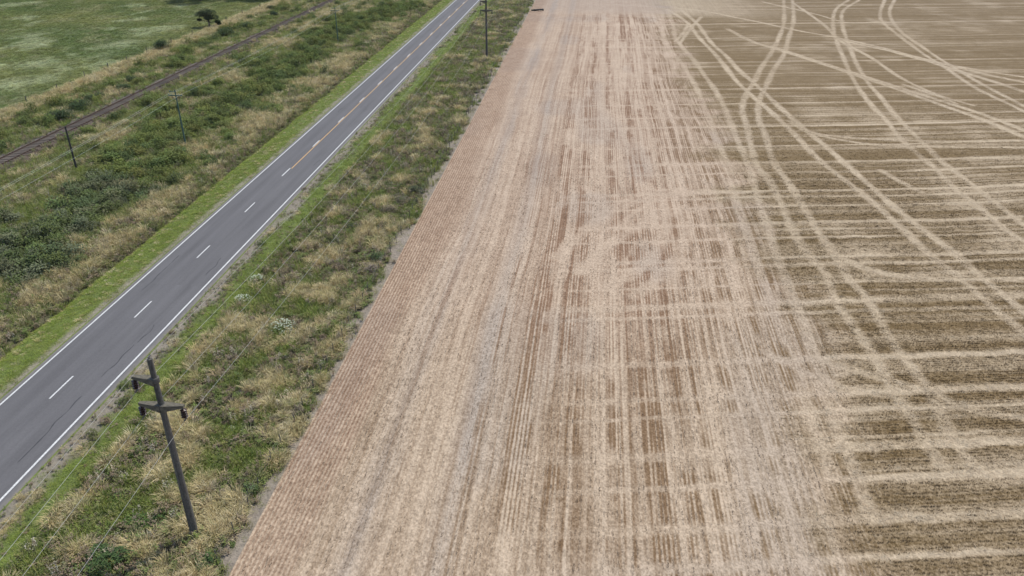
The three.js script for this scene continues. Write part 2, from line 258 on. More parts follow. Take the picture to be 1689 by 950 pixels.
function vegetation(u, s) {
  veg.dry = veg.green = veg.weed = veg.bush = veg.bare = 0;
  const n1 = fbm(u * 0.42 + 3, s * 0.36 + 8), n2 = fbm(u * 0.5 + 60, s * 0.36 + 20), n3 = vn(u * 0.9 + 5, s * 0.7);
  if (u > -34.9 && u < -19) {                              // between road and field
    const w = (vn(s * 0.3, 2) - 0.5) * 1.1, gravel = ss(-33.5, -34.4, u + w), mown = ss(-34.2, -33, u + w) * ss(-30.6, -32, u + w);
    const soil = ss(-20.6, -19.8, u + w * 1.3 + (vn(s * 1.1, 14) - 0.5) * 0.9), fence = Math.exp(-(((u + 21.6) / 0.9) ** 2)) * ss(28, 50, s);
    const nearDry = ss(62, 40, s);
    veg.bare = Math.max(soil * 0.95, gravel * 0.8);
    const rest = 1 - veg.bare;
    veg.dry = rest * clamp(ss(0.5, 0.6, n1 + 0.05 * nearDry - 0.06 - 0.06 * ss(44, 70, s)) * (1 - mown)) * (1 - 0.7 * fence);
    veg.green = rest * clamp(mown * 0.8 + ss(0.5, 0.64, n2 + 0.05 * ss(60, 100, s)) * 0.8) * (1 - veg.dry) * (1 - 0.5 * fence);
    veg.weed = rest * clamp(1 - veg.dry - veg.green);
    veg.bush = rest * (fence * 1.0 * ss(0.3, 0.55, n3) + 0.55 * ss(0.5, 0.64, n2 * 0.35 + n3 * 0.65) * (1 - mown));
  } else if (u <= -42.9 && u > -94.6) {
    const w = (vn(s * 0.2, 9) - 0.5) * 0.9;
    const mown = ss(-47.6, -46.2, u + w * 0.6), ditch = Math.exp(-(((u + 47.2 + w * 0.4) / 0.55) ** 2));
    const rail = ss(3.3, 2.4, Math.abs(u + 78.1 + w * 0.9)) * 0.9;
    const bush = blob(BUSH_BELT, u, s), dry = blob(DRY_SPOTS_LEFT, u, s);
    const far = ss(-79, -82, u), strip = ss(-53.5, -50, u + w) * (1 - mown), hayEdge = ss(-89.2, -91, u + w * 2);
    veg.bare = Math.max(rail * 0.96, mown * ss(-43.9, -43.2, u + w * 0.3) * 0.8);
    const rest = 1 - veg.bare;
    if (mown > 0.2 + 0.6 * n3) { veg.green = rest * (1 - 0.25 * ss(0.55, 0.7, n1)); veg.dry = rest * 0.06; return veg; }
    veg.bush = rest * clamp(Math.max(ss(0.22, 0.52, bush + 0.35 * (n3 - 0.5)), far * (1 - hayEdge) * ss(0.5, 0.62, n2) * 0.7, (u > -76 && u < -49 ? ss(0.6, 0.72, n2) * 0.45 : 0)));
    veg.dry = rest * clamp(Math.max(dry * 0.9, strip * ss(0.45, 0.62, n1) * 0.62, hayEdge * 0.8, ss(0.57, 0.7, n1) * 0.5)) * (1 - veg.bush);
    veg.green = rest * clamp(ss(0.36, 0.52, n2) * (1 - strip * 0.6) + 0.35 - 0.25 * strip) * (1 - veg.dry) * (1 - veg.bush);
    veg.dry *= 1 - ditch; veg.green *= 1 - 0.8 * ditch; veg.weed = rest * clamp(1 - veg.dry - veg.green - veg.bush);
  } else { veg.green = 0.8; veg.dry = 0.2 * n1; }
  return veg;
}
const C_DRY = [0.17, 0.135, 0.07], C_GREEN = [0.1, 0.13, 0.03], C_WEED = [0.075, 0.068, 0.04], C_BUSH = [0.045, 0.055, 0.026], C_BARE = [0.2, 0.168, 0.135], C_GRAVEL = [0.2, 0.172, 0.138], C_BALLAST = [0.15, 0.128, 0.105];
function vergeColour(u, s) {
  const v = vegetation(u, s), bare = u < -70 ? C_BALLAST : u < -30 ? C_GRAVEL : C_BARE;
  const c = [0, 0, 0], sum = v.dry + v.green + v.weed + v.bush + v.bare + 1e-6;
  for (let k = 0; k < 3; k++) c[k] = (v.dry * C_DRY[k] + v.green * C_GREEN[k] + v.weed * C_WEED[k] + v.bush * C_BUSH[k] + v.bare * bare[k]) / sum;
  const g = 0.72 + 0.38 * vn(u / 0.13, s / 0.2) + 0.25 * vn(u * 1.3, s * 1.1 + 40);
  return [c[0] * g, c[1] * g, c[2] * g];
}
const vergeGroup = new THREE.Group(); vergeGroup.name = 'verge'; tag(vergeGroup, null, null, null, 'structure'); scene.add(vergeGroup);
for (const [u0, u1, s0, s1, W, H, nu, ns] of [[-94.6, -19, 22, 130, 1100, 1500, 190, 216], [-94.6, -19, 130, 300, 900, 1500, 150, 200], [-94.6, -19, 300, 700, 300, 400, 40, 60], [-94.6, -19, -80, 22, 300, 300, 40, 40]])
  mesh('verge_surface', sheetGeometry(u0, u1, s0, s1, nu, ns, ground), new THREE.MeshStandardMaterial({ map: sheetTexture(u0, u1, s0, s1, W, H, vergeColour, (u, s) => inView(u, s, 6)), roughness: 1, bumpMap: s0 > 0 && s1 < 310 ? reliefFor(u1 - u0, s1 - s0, 20) : null, bumpScale: 0.08 }), vergeGroup);

const PALE_PATCH = [[-103, 156.6, 3], [-103, 148.1, 3], [-104.8, 169, 4], [-106.9, 183.2, 3.5], [-105.2, 133.1, 4], [-102, 138, 3], [-112, 150, 4], [-130, 175, 6]];
function pastureColour(u, s) {
  const n = fbm(u * 0.06 + 7, s * 0.05), m = fbm(u * 0.25, s * 0.18 + 30), p = Math.max(blob(PALE_PATCH, u, s) * ss(0.3, 0.55, m), ss(0.62, 0.74, fbm(u * 0.12 + 9, s * 0.09 + 5)) * 0.8);
  let c = mix3([0.08, 0.112, 0.028], [0.148, 0.16, 0.05], clamp((n - 0.35) * 2.2));
  c = mix3(c, [0.2, 0.2, 0.1], 0.5 * ss(0.55, 0.72, m)); c = mix3(c, [0.28, 0.31, 0.18], p * 0.75);
  const g = 0.68 + 0.45 * vn(u / 0.3, s / 0.45) + 0.25 * vn(u * 1.1 + 8, s * 0.9);
  return [c[0] * g, c[1] * g, c[2] * g];
}
const pastureGroup = new THREE.Group(); pastureGroup.name = 'pasture'; tag(pastureGroup, null, null, null, 'structure'); scene.add(pastureGroup);
const pastureHeight = (u, s) => (vn(u * 0.06, s * 0.06) - 0.5) * 0.4 * ss(-94.6, -100, u);
for (const [u0, u1, s0, s1, W, H] of [[-196, -94.6, 90, 262, 1400, 1700], [-500, -196, 90, 262, 400, 300], [-500, -94.6, 262, 700, 500, 500], [-500, -94.6, -80, 90, 400, 300]])
  mesh('pasture_surface', sheetGeometry(u0, u1, s0, s1, 80, 80, pastureHeight), new THREE.MeshStandardMaterial({ map: sheetTexture(u0, u1, s0, s1, W, H, pastureColour, (u, s) => inView(u, s, 6)), roughness: 1, bumpMap: u1 > -100 && W > 1000 ? reliefFor(u1 - u0, s1 - s0, 24) : null, bumpScale: 0.09 }), pastureGroup);

// ---------------------------------------------------------------- the road
const ROAD_U = -38.9, ROAD_Y = 0.12, S0 = -80, S1 = 700;
{
  const road = new THREE.Group(); road.name = 'road'; tag(road, null, null, null, 'structure'); scene.add(road);
  const prof = new THREE.Shape(); const hw = 3.78;
  prof.moveTo(-hw - 0.22, -0.06); prof.lineTo(-hw, ROAD_Y - 0.035); prof.lineTo(0, ROAD_Y + 0.03); prof.lineTo(hw, ROAD_Y - 0.035); prof.lineTo(hw + 0.22, -0.06);
  const g = new THREE.ExtrudeGeometry(prof, { depth: S1 - S0, steps: 1, bevelEnabled: false }); g.translate(ROAD_U, 0, -S1);
  const p = g.attributes.position, uv = g.attributes.uv; for (let i = 0; i < p.count; i++) uv.setXY(i, (p.getX(i) - ROAD_U + 4) / 8, -p.getZ(i) / 62);
  const N = 2048, d = new Uint8Array(512 * N * 4);
  for (let j = 0; j < N; j++) for (let i = 0; i < 512; i++) {
    const x = i / 64 - 4, s = j / N * 62, q = s * (256 * 0.05) / 62;
    const lane = Math.abs(Math.abs(x) - 1.75), worn = Math.exp(-(((lane - 0.8) / 0.34) ** 2)), oil = Math.exp(-((lane / 0.35) ** 2));
    const a = 0.5 * vn(i / 2.2, j / 2) + 0.5 * vn(i / 5 + 50, j / 4), b = vn(x * 1.1 + 20, j * 16 / N), e = vn(x * 5, j * 8 / N), f = vn(i / 1.1 + 9, j / 1.1);
    let v = 0.094 * (0.84 + 0.2 * a + 0.14 * (b - 0.5) + 0.12 * (e - 0.5)) * (1 + 0.06 * worn - 0.08 * oil);
    if (f > 0.972) v *= 1.35; else if (f < 0.03) v *= 0.75;
    const dust = ss(3.36, 3.75, Math.abs(x)) * (0.35 + 0.65 * vn(i / 6, j / 10));
    const c = mix3([v * 1.025, v * 0.985, v * 1.03], [0.2, 0.18, 0.15], dust * 0.6), k = (j * 512 + i) * 4;
    d[k] = enc(c[0]); d[k + 1] = enc(c[1]); d[k + 2] = enc(c[2]); d[k + 3] = 255;
  }
  const t = new THREE.DataTexture(d, 512, N, THREE.RGBAFormat); t.colorSpace = THREE.SRGBColorSpace; t.wrapT = THREE.RepeatWrapping; t.magFilter = THREE.LinearFilter; t.minFilter = THREE.LinearMipmapLinearFilter; t.generateMipmaps = true; t.needsUpdate = true;
  mesh('asphalt', g, new THREE.MeshStandardMaterial({ map: t, roughness: 0.86 }), road);
  const top = (u) => ROAD_Y + 0.03 - 0.065 * Math.abs(u - ROAD_U) / hw;
  // a painted strip that follows the crown
  function strip(u, w, s0, s1, seg, lift = 0.005, wander = 0) {
    const P = [], I = [], UV = [];
    for (let k = 0; k <= seg; k++) { const s = mix(s0, s1, k / seg), o = wander ? (vn(s * 0.8, u * 3) - 0.5) * wander : 0, ww = wander ? w * (0.35 + 1.1 * vn(s * 2.3, u)) * (k === 0 || k === seg ? 0.2 : 1) : w;
      for (const e of [-1, 1]) { const x = u + o + e * ww / 2; P.push(x, top(x) + lift, -s); UV.push((x - u) / 4 + 0.5, s / 4); }
      if (k) { const a = 2 * k - 2; I.push(a, a + 1, a + 3, a, a + 3, a + 2); } }
    const q = new THREE.BufferGeometry(); q.setAttribute('position', new THREE.Float32BufferAttribute(P, 3)); q.setAttribute('uv', new THREE.Float32BufferAttribute(UV, 2)); q.setIndex(I); q.computeVertexNormals(); return q;
  }
  const wear = sheetTexture(0, 4, 0, 4, 256, 256, (u, s) => { const n = 0.6 * vn(u * 24, s * 24) + 0.4 * vn(u * 60, s * 60), k = ss(0.26, 0.5, n); return mix3([0.3, 0.3, 0.31], [0.56, 0.56, 0.545], k); });
  wear.wrapS = wear.wrapT = THREE.RepeatWrapping;
  const white = new THREE.MeshStandardMaterial({ map: wear, roughness: 0.7 }), yellow = new THREE.MeshStandardMaterial({ map: wear, color: RGB(0.95, 0.58, 0.24), roughness: 0.75 });
  mesh('edge_line', strip(-42.28, 0.14, S0, S1, 2), white, road); mesh('edge_line', strip(-35.6, 0.15, S0, S1, 2), white, road);
  const yl = mesh('no_passing_line', strip(-38.93, 0.13, 94.5, S1, 2), yellow, road); yl.userData.label = 'solid yellow centre line'; 
  for (let k = -4; k < 40; k++) { const s = 43.75 + 11.98 * k; mesh('lane_dash', strip(s > 90 ? -39.16 : -39.08, s > 90 ? 0.15 : 0.13, s, s + 2.95, 1), white, road); }
  const tar = std(0.03, 0.03, 0.033, 0.7);
  for (const [u, s0, s1] of [[-36.9, 36.8, 44.4], [-36.85, 46.8, 51.6], [-36.65, 51.9, 54.8], [-41.15, 60.6, 68.2], [-36.6, 64.2, 68], [-41.5, 149.5, 153], [-41.0, 121, 124], [-36.4, 96, 98.4]]) mesh('tar_seam', strip(u, 0.085, s0, s1, 30, 0.004, 0.34), tar, road);
}

// ---------------------------------------------------------------- the railway
const RAIL_U = -77.4, BALLAST_Y = 0.55;
{
  const prof = [[-3.6, -0.15], [-3.0, 0.12], [-1.9, BALLAST_Y - 0.08], [-1.6, BALLAST_Y], [1.4, BALLAST_Y], [1.7, BALLAST_Y - 0.08], [2.2, 0.14], [2.7, -0.2]];
  const P = [], UV = [], I = [], ns = 340, s0 = 40, s1 = 400, m = prof.length;
  for (let j = 0; j <= ns; j++) { const s = mix(s0, s1, j / ns); prof.forEach(([x, y], i) => { const q = i === 0 || i === m - 1 ? 0 : 1; P.push(RAIL_U + x + (vn(s * 0.8, i * 7) - 0.5) * 0.5 * q, y + (vn(s * 0.9 + 30, i * 5) - 0.5) * 0.09 * q, -s); UV.push((x + 4.3) / 8.2, (s - s0) / 90); }); }
  for (let j = 0; j < ns; j++) for (let i = 0; i < m - 1; i++) { const a = j * m + i; I.push(a, a + 1, a + m + 1, a, a + m + 1, a + m); }
  const g = new THREE.BufferGeometry(); g.setAttribute('position', new THREE.Float32BufferAttribute(P, 3)); g.setAttribute('uv', new THREE.Float32BufferAttribute(UV, 2)); g.setIndex(I); g.computeVertexNormals();
  const t = sheetTexture(0, 8.2, 0, 90, 160, 1400, (x, s) => { const n = vn(x / 0.09, s / 0.09), k = fbm(x * 0.6, s * 0.14), rust = Math.exp(-(((x - 5.6) / 1.1) ** 2)); const c = mix3(mix3([0.185, 0.155, 0.128], [0.085, 0.07, 0.058], clamp(k * 1.6 - 0.3 + 0.35 * ss(2.6, 3.6, x))), [0.13, 0.085, 0.06], rust * 0.5); const q = 0.7 + 0.6 * n; return [c[0] * q, c[1] * q, c[2] * q]; });
  t.wrapT = THREE.RepeatWrapping;
  tag(mesh('ballast_bed', g, new THREE.MeshStandardMaterial({ map: t, roughness: 1, bumpMap: reliefFor(8, 360, 4), bumpScale: 0.05, side: THREE.DoubleSide })), null, null, null, 'structure');
  const track = thing('railway_track', RAIL_U, 0, 0, 'rusty single railway track on a grey stone bed crossing the upper left', 'railway track');
  const rp = new THREE.Shape(); [[-0.065, 0], [-0.065, 0.02], [-0.012, 0.035], [-0.012, 0.11], [-0.036, 0.12], [-0.036, 0.15], [0.036, 0.15], [0.036, 0.12], [0.012, 0.11], [0.012, 0.035], [0.065, 0.02], [0.065, 0]].forEach(([x, y], i) => i ? rp.lineTo(x, y) : rp.moveTo(x, y));
  const rail = new THREE.ExtrudeGeometry(rp, { depth: 360, bevelEnabled: false, steps: 1 });
  const rust = std(0.075, 0.045, 0.032, 0.6, { metalness: 0.3 });
  for (const e of [-0.87, 0.87]) { const r = mesh('rail', rail, rust, track); r.position.set(e, BALLAST_Y + 0.06, -400); }
  const sl = new THREE.BoxGeometry(2.7, 0.16, 0.24), im = shade(new THREE.InstancedMesh(sl, std(0.1, 0.08, 0.065), 560)), M = new THREE.Matrix4(); seed(9);
  for (let k = 0; k < 560; k++) { M.makeRotationY(rr(-0.03, 0.03)); M.setPosition(rr(-0.06, 0.06), BALLAST_Y - 0.015 + rr(-0.01, 0.01), -(42 + k * 0.636)); im.setMatrixAt(k, M); }
  im.name = 'sleeper'; im.userData.kind = 'stuff'; track.add(im);
}

// ---------------------------------------------------------------- plants: clump shapes shared by the scattered growth
function bladeInto(P, x, z, h, w, lean, dir, sag = 0.35) { // a two-piece blade, bent over
  const c = Math.cos(dir), s = Math.sin(dir), px = -s * w / 2, pz = c * w / 2;
  const mx = x + c * lean * 0.4, mz = z + s * lean * 0.4, my = h * 0.62, tx = x + c * lean, tz = z + s * lean, ty = h * (1 - sag * Math.min(1, lean / h));
  P.push(x - px, 0, z - pz, x + px, 0, z + pz, mx + px * 0.8, my, mz + pz * 0.8, x - px, 0, z - pz, mx + px * 0.8, my, mz + pz * 0.8, mx - px * 0.8, my, mz - pz * 0.8, mx - px * 0.8, my, mz - pz * 0.8, mx + px * 0.8, my, mz + pz * 0.8, tx, ty, tz);
}
function leafInto(P, x, y, z, len, w, dir, tilt) { // a folded leaf of four triangles
  const c = Math.cos(dir), s = Math.sin(dir), ct = Math.cos(tilt), st = Math.sin(tilt), ex = c * ct * len, ey = st * len, ez = s * ct * len, px = -s * w / 2, pz = c * w / 2;
  const mx = x + ex * 0.5, my = y + ey * 0.5, mz = z + ez * 0.5, tx = x + ex, ty = y + ey - len * 0.12, tz = z + ez, up = w * 0.18;
  P.push(x, y, z, mx + px, my + up, mz + pz, mx, my, mz, x, y, z, mx, my, mz, mx - px, my + up, mz - pz, mx + px, my + up, mz + pz, tx, ty, tz, mx, my, mz, mx, my, mz, tx, ty, tz, mx - px, my + up, mz - pz);
}
function geoOf(P) { const g = new THREE.BufferGeometry(); g.setAttribute('position', new THREE.Float32BufferAttribute(P, 3)); g.computeVertexNormals(); return g; }
function grassClump(n, h, radius, w, spread, wind) {
  const P = [];
  for (let i = 0; i < n; i++) { const a = rr(0, 6.283), r = radius * Math.sqrt(rnd()), hh = h * rr(0.55, 1.1), dir = a + rr(-0.7, 0.7); let lx = Math.cos(dir) * spread * rr(0.3, 1.2) + wind, lz = Math.sin(dir) * spread * rr(0.3, 1.2); bladeInto(P, Math.cos(a) * r, Math.sin(a) * r, hh, w * rr(0.7, 1.3), Math.hypot(lx, lz) * h, Math.atan2(lz, lx)); }
  return geoOf(P);
}
function leafyClump(n, h, radius, len) {
  const P = [], stems = 5;
  for (let k = 0; k < stems; k++) { const a = rr(0, 6.283), R = radius * rr(0.1, 0.8), hh = h * rr(0.6, 1.05), tx = Math.cos(a) * R, tz = Math.sin(a) * R; bladeInto(P, tx * 0.2, tz * 0.2, hh, 0.02, R * 0.8, a, 0.1);
    for (let i = 0; i < n / stems; i++) { const f = rr(0.25, 1), q = radius * 0.45; leafInto(P, tx * (0.2 + 0.8 * f) + rr(-q, q) * 0.6, hh * f * rr(0.8, 1), tz * (0.2 + 0.8 * f) + rr(-q, q) * 0.6, len * rr(0.6, 1.2), len * rr(0.35, 0.6), rr(0, 6.283), rr(-0.3, 0.9)); } }
  return geoOf(P);
}
function bushFoliage(rx, ry, rz, lobes, leaves, len, flat = 0.75) { // leaves on the outsides and insides of a heap of lobes
  const P = [], L = [];
  for (let k = 0; k < lobes; k++) { const a = rr(0, 6.283), q = Math.sqrt(rnd()) * 0.72; L.push([Math.cos(a) * q * rx, ry * rr(0.3, 0.72) * (1 - 0.45 * q), Math.sin(a) * q * rz, rr(0.3, 0.52)]); }
  for (let i = 0; i < leaves; i++) { const [cx, cy, cz, f] = L[i % lobes], a = rr(0, 6.283), v = rr(-0.55, 1), e = Math.sqrt(Math.max(0, 1 - v * v)), k = f * (0.55 + 0.5 * Math.sqrt(rnd()));
    leafInto(P, cx + Math.cos(a) * e * k * rx, Math.max(0.03, cy + v * k * ry * flat), cz + Math.sin(a) * e * k * rz, len * rr(0.6, 1.3), len * rr(0.4, 0.7), a + rr(-0.9, 0.9), rr(-0.5, 0.9)); }
  return geoOf(P);
}
function stemsOf(rx, ry, rz, n, r0) {
  const G = [];
  for (let k = 0; k < n; k++) { const a = k / n * 6.283 + rr(-0.4, 0.4), f = rr(0.35, 0.7); const c = new THREE.CatmullRomCurve3([new THREE.Vector3(0, -0.1, 0), new THREE.Vector3(Math.cos(a) * rx * f * 0.35, ry * 0.3, Math.sin(a) * rz * f * 0.35), new THREE.Vector3(Math.cos(a) * rx * f, ry * rr(0.55, 0.8), Math.sin(a) * rz * f)]); G.push(new THREE.TubeGeometry(c, 5, r0 * rr(0.6, 1), 5)); }
  return mergeGeometries(G);
}
const leafMat = (r, g, b, through = 0.3) => new THREE.MeshPhysicalMaterial({ color: RGB(r, g, b), roughness: 0.95, specularIntensity: 0.4, transmission: through, thickness: 0, side: THREE.DoubleSide });
const M_DRY = leafMat(1, 1, 1, 0.2), M_GREEN = leafMat(1, 1, 1, 0.32), M_LEAF = leafMat(1, 1, 1, 0.18);
const M_STEM_PALE = std(1, 1, 1), M_STEM = std(0.13, 0.1, 0.07);

const quat = new THREE.Quaternion(), YAXIS = new THREE.Vector3(0, 1, 0), pos3 = new THREE.Vector3(), scl3 = new THREE.Vector3(), mat4 = new THREE.Matrix4();
function scatter(name, label, category, variants, mat, list) { // list of [u, s, y, size, height factor, colour]; the variants become one object of ground cover
  const root = new THREE.Group(); root.name = numbered(name); tag(root, label, category, null, 'stuff'); scene.add(root);
  variants.forEach((geo, v) => {
    const part = list.filter((_, i) => i % variants.length === v); if (!part.length) return;
    const im = shade(new THREE.InstancedMesh(geo, mat, part.length)); im.name = name + '_clump'; im.userData.kind = 'stuff';
    const col = new THREE.Color();
    part.forEach(([u, s, y, k, kh, c, turn], i) => { quat.setFromAxisAngle(YAXIS, turn ?? rnd() * 6.283); mat4.compose(pos3.set(u, y, -s), quat, scl3.set(k, k * kh, k)); im.setMatrixAt(i, mat4); im.setColorAt(i, col.setRGB(c[0], c[1], c[2])); });
    root.add(im);
  });
  return root;
}
const vary = (c, a) => { const k = 1 + (rnd() - 0.5) * 2 * a, q = (rnd() - 0.5) * a * 0.5; return [c[0] * k * (1 + q), c[1] * k, c[2] * k * (1 - q)]; };

seed(21);
const V_TALL = [grassClump(30, 0.75, 0.22, 0.026, 0.62, 0.2), grassClump(26, 0.62, 0.26, 0.028, 0.8, 0.1), grassClump(34, 0.85, 0.2, 0.024, 0.5, 0.3)];
const V_SHORT = [grassClump(22, 0.28, 0.26, 0.022, 0.5, 0), grassClump(26, 0.36, 0.28, 0.022, 0.6, 0.1)];
const V_WEED = [leafyClump(40, 0.55, 0.36, 0.13), leafyClump(46, 0.42, 0.42, 0.12), leafyClump(36, 0.7, 0.3, 0.12)];
const V_BUSH = [bushFoliage(1, 1, 1, 7, 300, 0.2), bushFoliage(1.1, 0.8, 0.95, 8, 320, 0.19), bushFoliage(0.9, 1.1, 0.9, 6, 280, 0.2)];
const T_DRY = [[0.52, 0.42, 0.22], [0.46, 0.38, 0.2], [0.58, 0.49, 0.3], [0.4, 0.36, 0.17]], T_PALE = [[0.3, 0.31, 0.13], [0.26, 0.28, 0.1], [0.35, 0.33, 0.16]], T_MOWN = [[0.235, 0.295, 0.05], [0.27, 0.31, 0.062], [0.195, 0.265, 0.046]], T_GREEN = [[0.22, 0.275, 0.055], [0.25, 0.29, 0.065], [0.18, 0.25, 0.05], [0.3, 0.3, 0.1]], T_WEED = [[0.25, 0.19, 0.13], [0.17, 0.18, 0.065], [0.19, 0.15, 0.09], [0.14, 0.175, 0.055], [0.22, 0.175, 0.125], [0.2, 0.2, 0.065], [0.15, 0.2, 0.055]], T_OLIVE = [[0.13, 0.14, 0.04], [0.15, 0.125, 0.055], [0.11, 0.15, 0.04], [0.19, 0.145, 0.1], [0.1, 0.125, 0.04]], T_BUSH = [[0.135, 0.175, 0.048], [0.155, 0.19, 0.05], [0.115, 0.15, 0.05], [0.185, 0.2, 0.06]], T_BLUE = [[0.115, 0.145, 0.06], [0.145, 0.155, 0.082], [0.13, 0.165, 0.052]];
const pick = (L) => L[Math.min(L.length - 1, (rnd() * L.length) | 0)];
function grow(u0, u1, s0, s1, density) { // walk an area and sort what grows there
  const n = (u1 - u0) * (s1 - s0) * density;
  for (let i = 0; i < n; i++) {
    const u = rr(u0, u1), s = rr(s0, s1); if (!inView(u, s)) continue;
    const v = vegetation(u, s); let t = rnd(); const y = Math.max(ground(u, s), u < -75 && u > -82 ? BALLAST_Y * ss(3.6, 1.6, Math.abs(u + 77.6)) - 0.05 : -9), big = 1 + ss(60, 220, s) * 0.45;
    const right = u > -36, mown = (right && u < -31.6) || (!right && u > -46.9), left = right ? 0 : 1, L = growth[left];
    if ((t -= v.bush * 0.4) < 0) { if (rnd() < (right ? 0.26 : 0.33)) L.bush.push([u, s, y - 0.12, rr(0.55, 1.3) * (right ? 0.5 : 1.1), right ? rr(0.8, 1.4) : rr(1, 1.7), vary(pick(right ? T_OLIVE : s < 88 ? T_BLUE : T_BUSH), 0.3)]); }
    else if ((t -= v.dry) < 0) L.dry.push([u, s, y - 0.03, rr(0.6, 1.5) * (mown ? 0.5 : 1) * big, rr(0.7, 1.1) / big * (mown ? 0.6 : 1.1), vary(pick(T_DRY), 0.2)]);
    else if ((t -= v.green) < 0) L.green.push([u, s, y - 0.03, rr(0.8, 1.3) * big * (mown ? 0.8 : 1.35), rr(0.7, 1.3) / big * (mown ? 0.5 : 1.3), vary(!mown && rnd() < (left ? 0.45 : 0.15) ? pick(T_PALE) : pick(mown ? T_MOWN : T_GREEN), 0.2)]);
    else if ((t -= v.weed) < 0) L.weed.push([u, s, y - 0.03, rr(0.7, 1.35) * (mown ? 0.5 : 1) * big, rr(0.7, 1.15) / big, vary(pick(T_WEED), 0.25)]);
    else if (rnd() < (right && u > -21 ? 0.16 : 0.07)) L.green.push([u, s, y - 0.02, rr(0.5, 0.9), 0.6, vary(T_GREEN[3], 0.25)]);
  }
}
const growth = [{ dry: [], green: [], weed: [], bush: [] }, { dry: [], green: [], weed: [], bush: [] }];
const V_STEM = [0, 1].map(() => { const P = []; for (let i = 0; i < 9; i++) { const a = rr(0, 6.283), q = rr(0, 0.2); bladeInto(P, Math.cos(a) * q, Math.sin(a) * q, rr(0.7, 1.15), 0.016, rr(0.05, 0.3), a, 0.05); for (let k = 0; k < 4; k++) leafInto(P, Math.cos(a) * (q + 0.1), rr(0.5, 1.0), Math.sin(a) * (q + 0.1), rr(0.06, 0.12), 0.05, rr(0, 6.283), rr(0, 1)); } return geoOf(P); });
seed(31);
grow(-34.9, -19.1, 26, 70, 22); grow(-34.9, -19.1, 70, 130, 15); grow(-34.9, -19.1, 130, 258, 9);
grow(-47, -42.9, 40, 110, 26); grow(-47, -42.9, 110, 258, 12);
grow(-74, -47, 50, 120, 12); grow(-74, -47, 120, 258, 7);
grow(-94.6, -79.6, 84, 258, 7); grow(-79.6, -78.5, 84, 258, 7); grow(-76.2, -74, 84, 258, 9);
for (const [side, L] of [['between the road and the harvested field', growth[0]], ['between the road and the pasture, along the railway', growth[1]]]) {
  scatter('dry_grass', `tall straw-coloured dry grass growing ${side}`, 'dry grass', V_TALL, M_DRY, L.dry);
  scatter('green_grass', `fresh green grass growing ${side}`, 'grass', V_SHORT, M_GREEN, L.green);
  scatter('weeds', `low olive and brown weeds growing ${side}`, 'weeds', V_WEED, M_LEAF, L.weed);
  scatter('scrub', `dark green scrub growing in a mass ${side}`, 'scrub', V_BUSH, M_LEAF, L.bush);
}
{ // tall dead stalks standing over the low growth
  seed(37); const list = [];
  for (let i = 0; i < 9000; i++) { const right = rnd() < 0.45, u = right ? rr(-31.5, -20.3) : rr(-73, -47.5), s = rr(28, 250); if (!inView(u, s)) continue; const v = vegetation(u, s); if (rnd() > v.weed + 0.35 * v.green + 0.2 * v.dry || vn(u * 0.5 + 80, s * 0.4) < 0.45) continue; list.push([u, s, ground(u, s) - 0.03, rr(0.7, 1.2), rr(0.7, 1.15), vary(pick([[0.24, 0.18, 0.12], [0.19, 0.14, 0.1], [0.34, 0.3, 0.22], [0.16, 0.15, 0.07]]), 0.25)]); }
  scatter('dead_stalks', 'thin brown dead weed stalks standing among the roadside growth', 'weeds', V_STEM, M_STEM_PALE, list);
}
{ // pasture sward
  const list = []; seed(41);
  for (let i = 0; i < 90000; i++) { const u = rr(-190, -94.8), s = rr(100, 258); if (!inView(u, s)) continue; const c = pastureColour(u, s); list.push([u, s, pastureHeight(u, s) - 0.02, rr(1, 2), rr(0.3, 0.6), vary([c[0] * 1.55, c[1] * 1.5, c[2] * 1.5], 0.3)]); }
  scatter('pasture_grass', 'short grazed green grass covering the pasture at the upper left', 'grass', V_SHORT, M_GREEN, list);
}

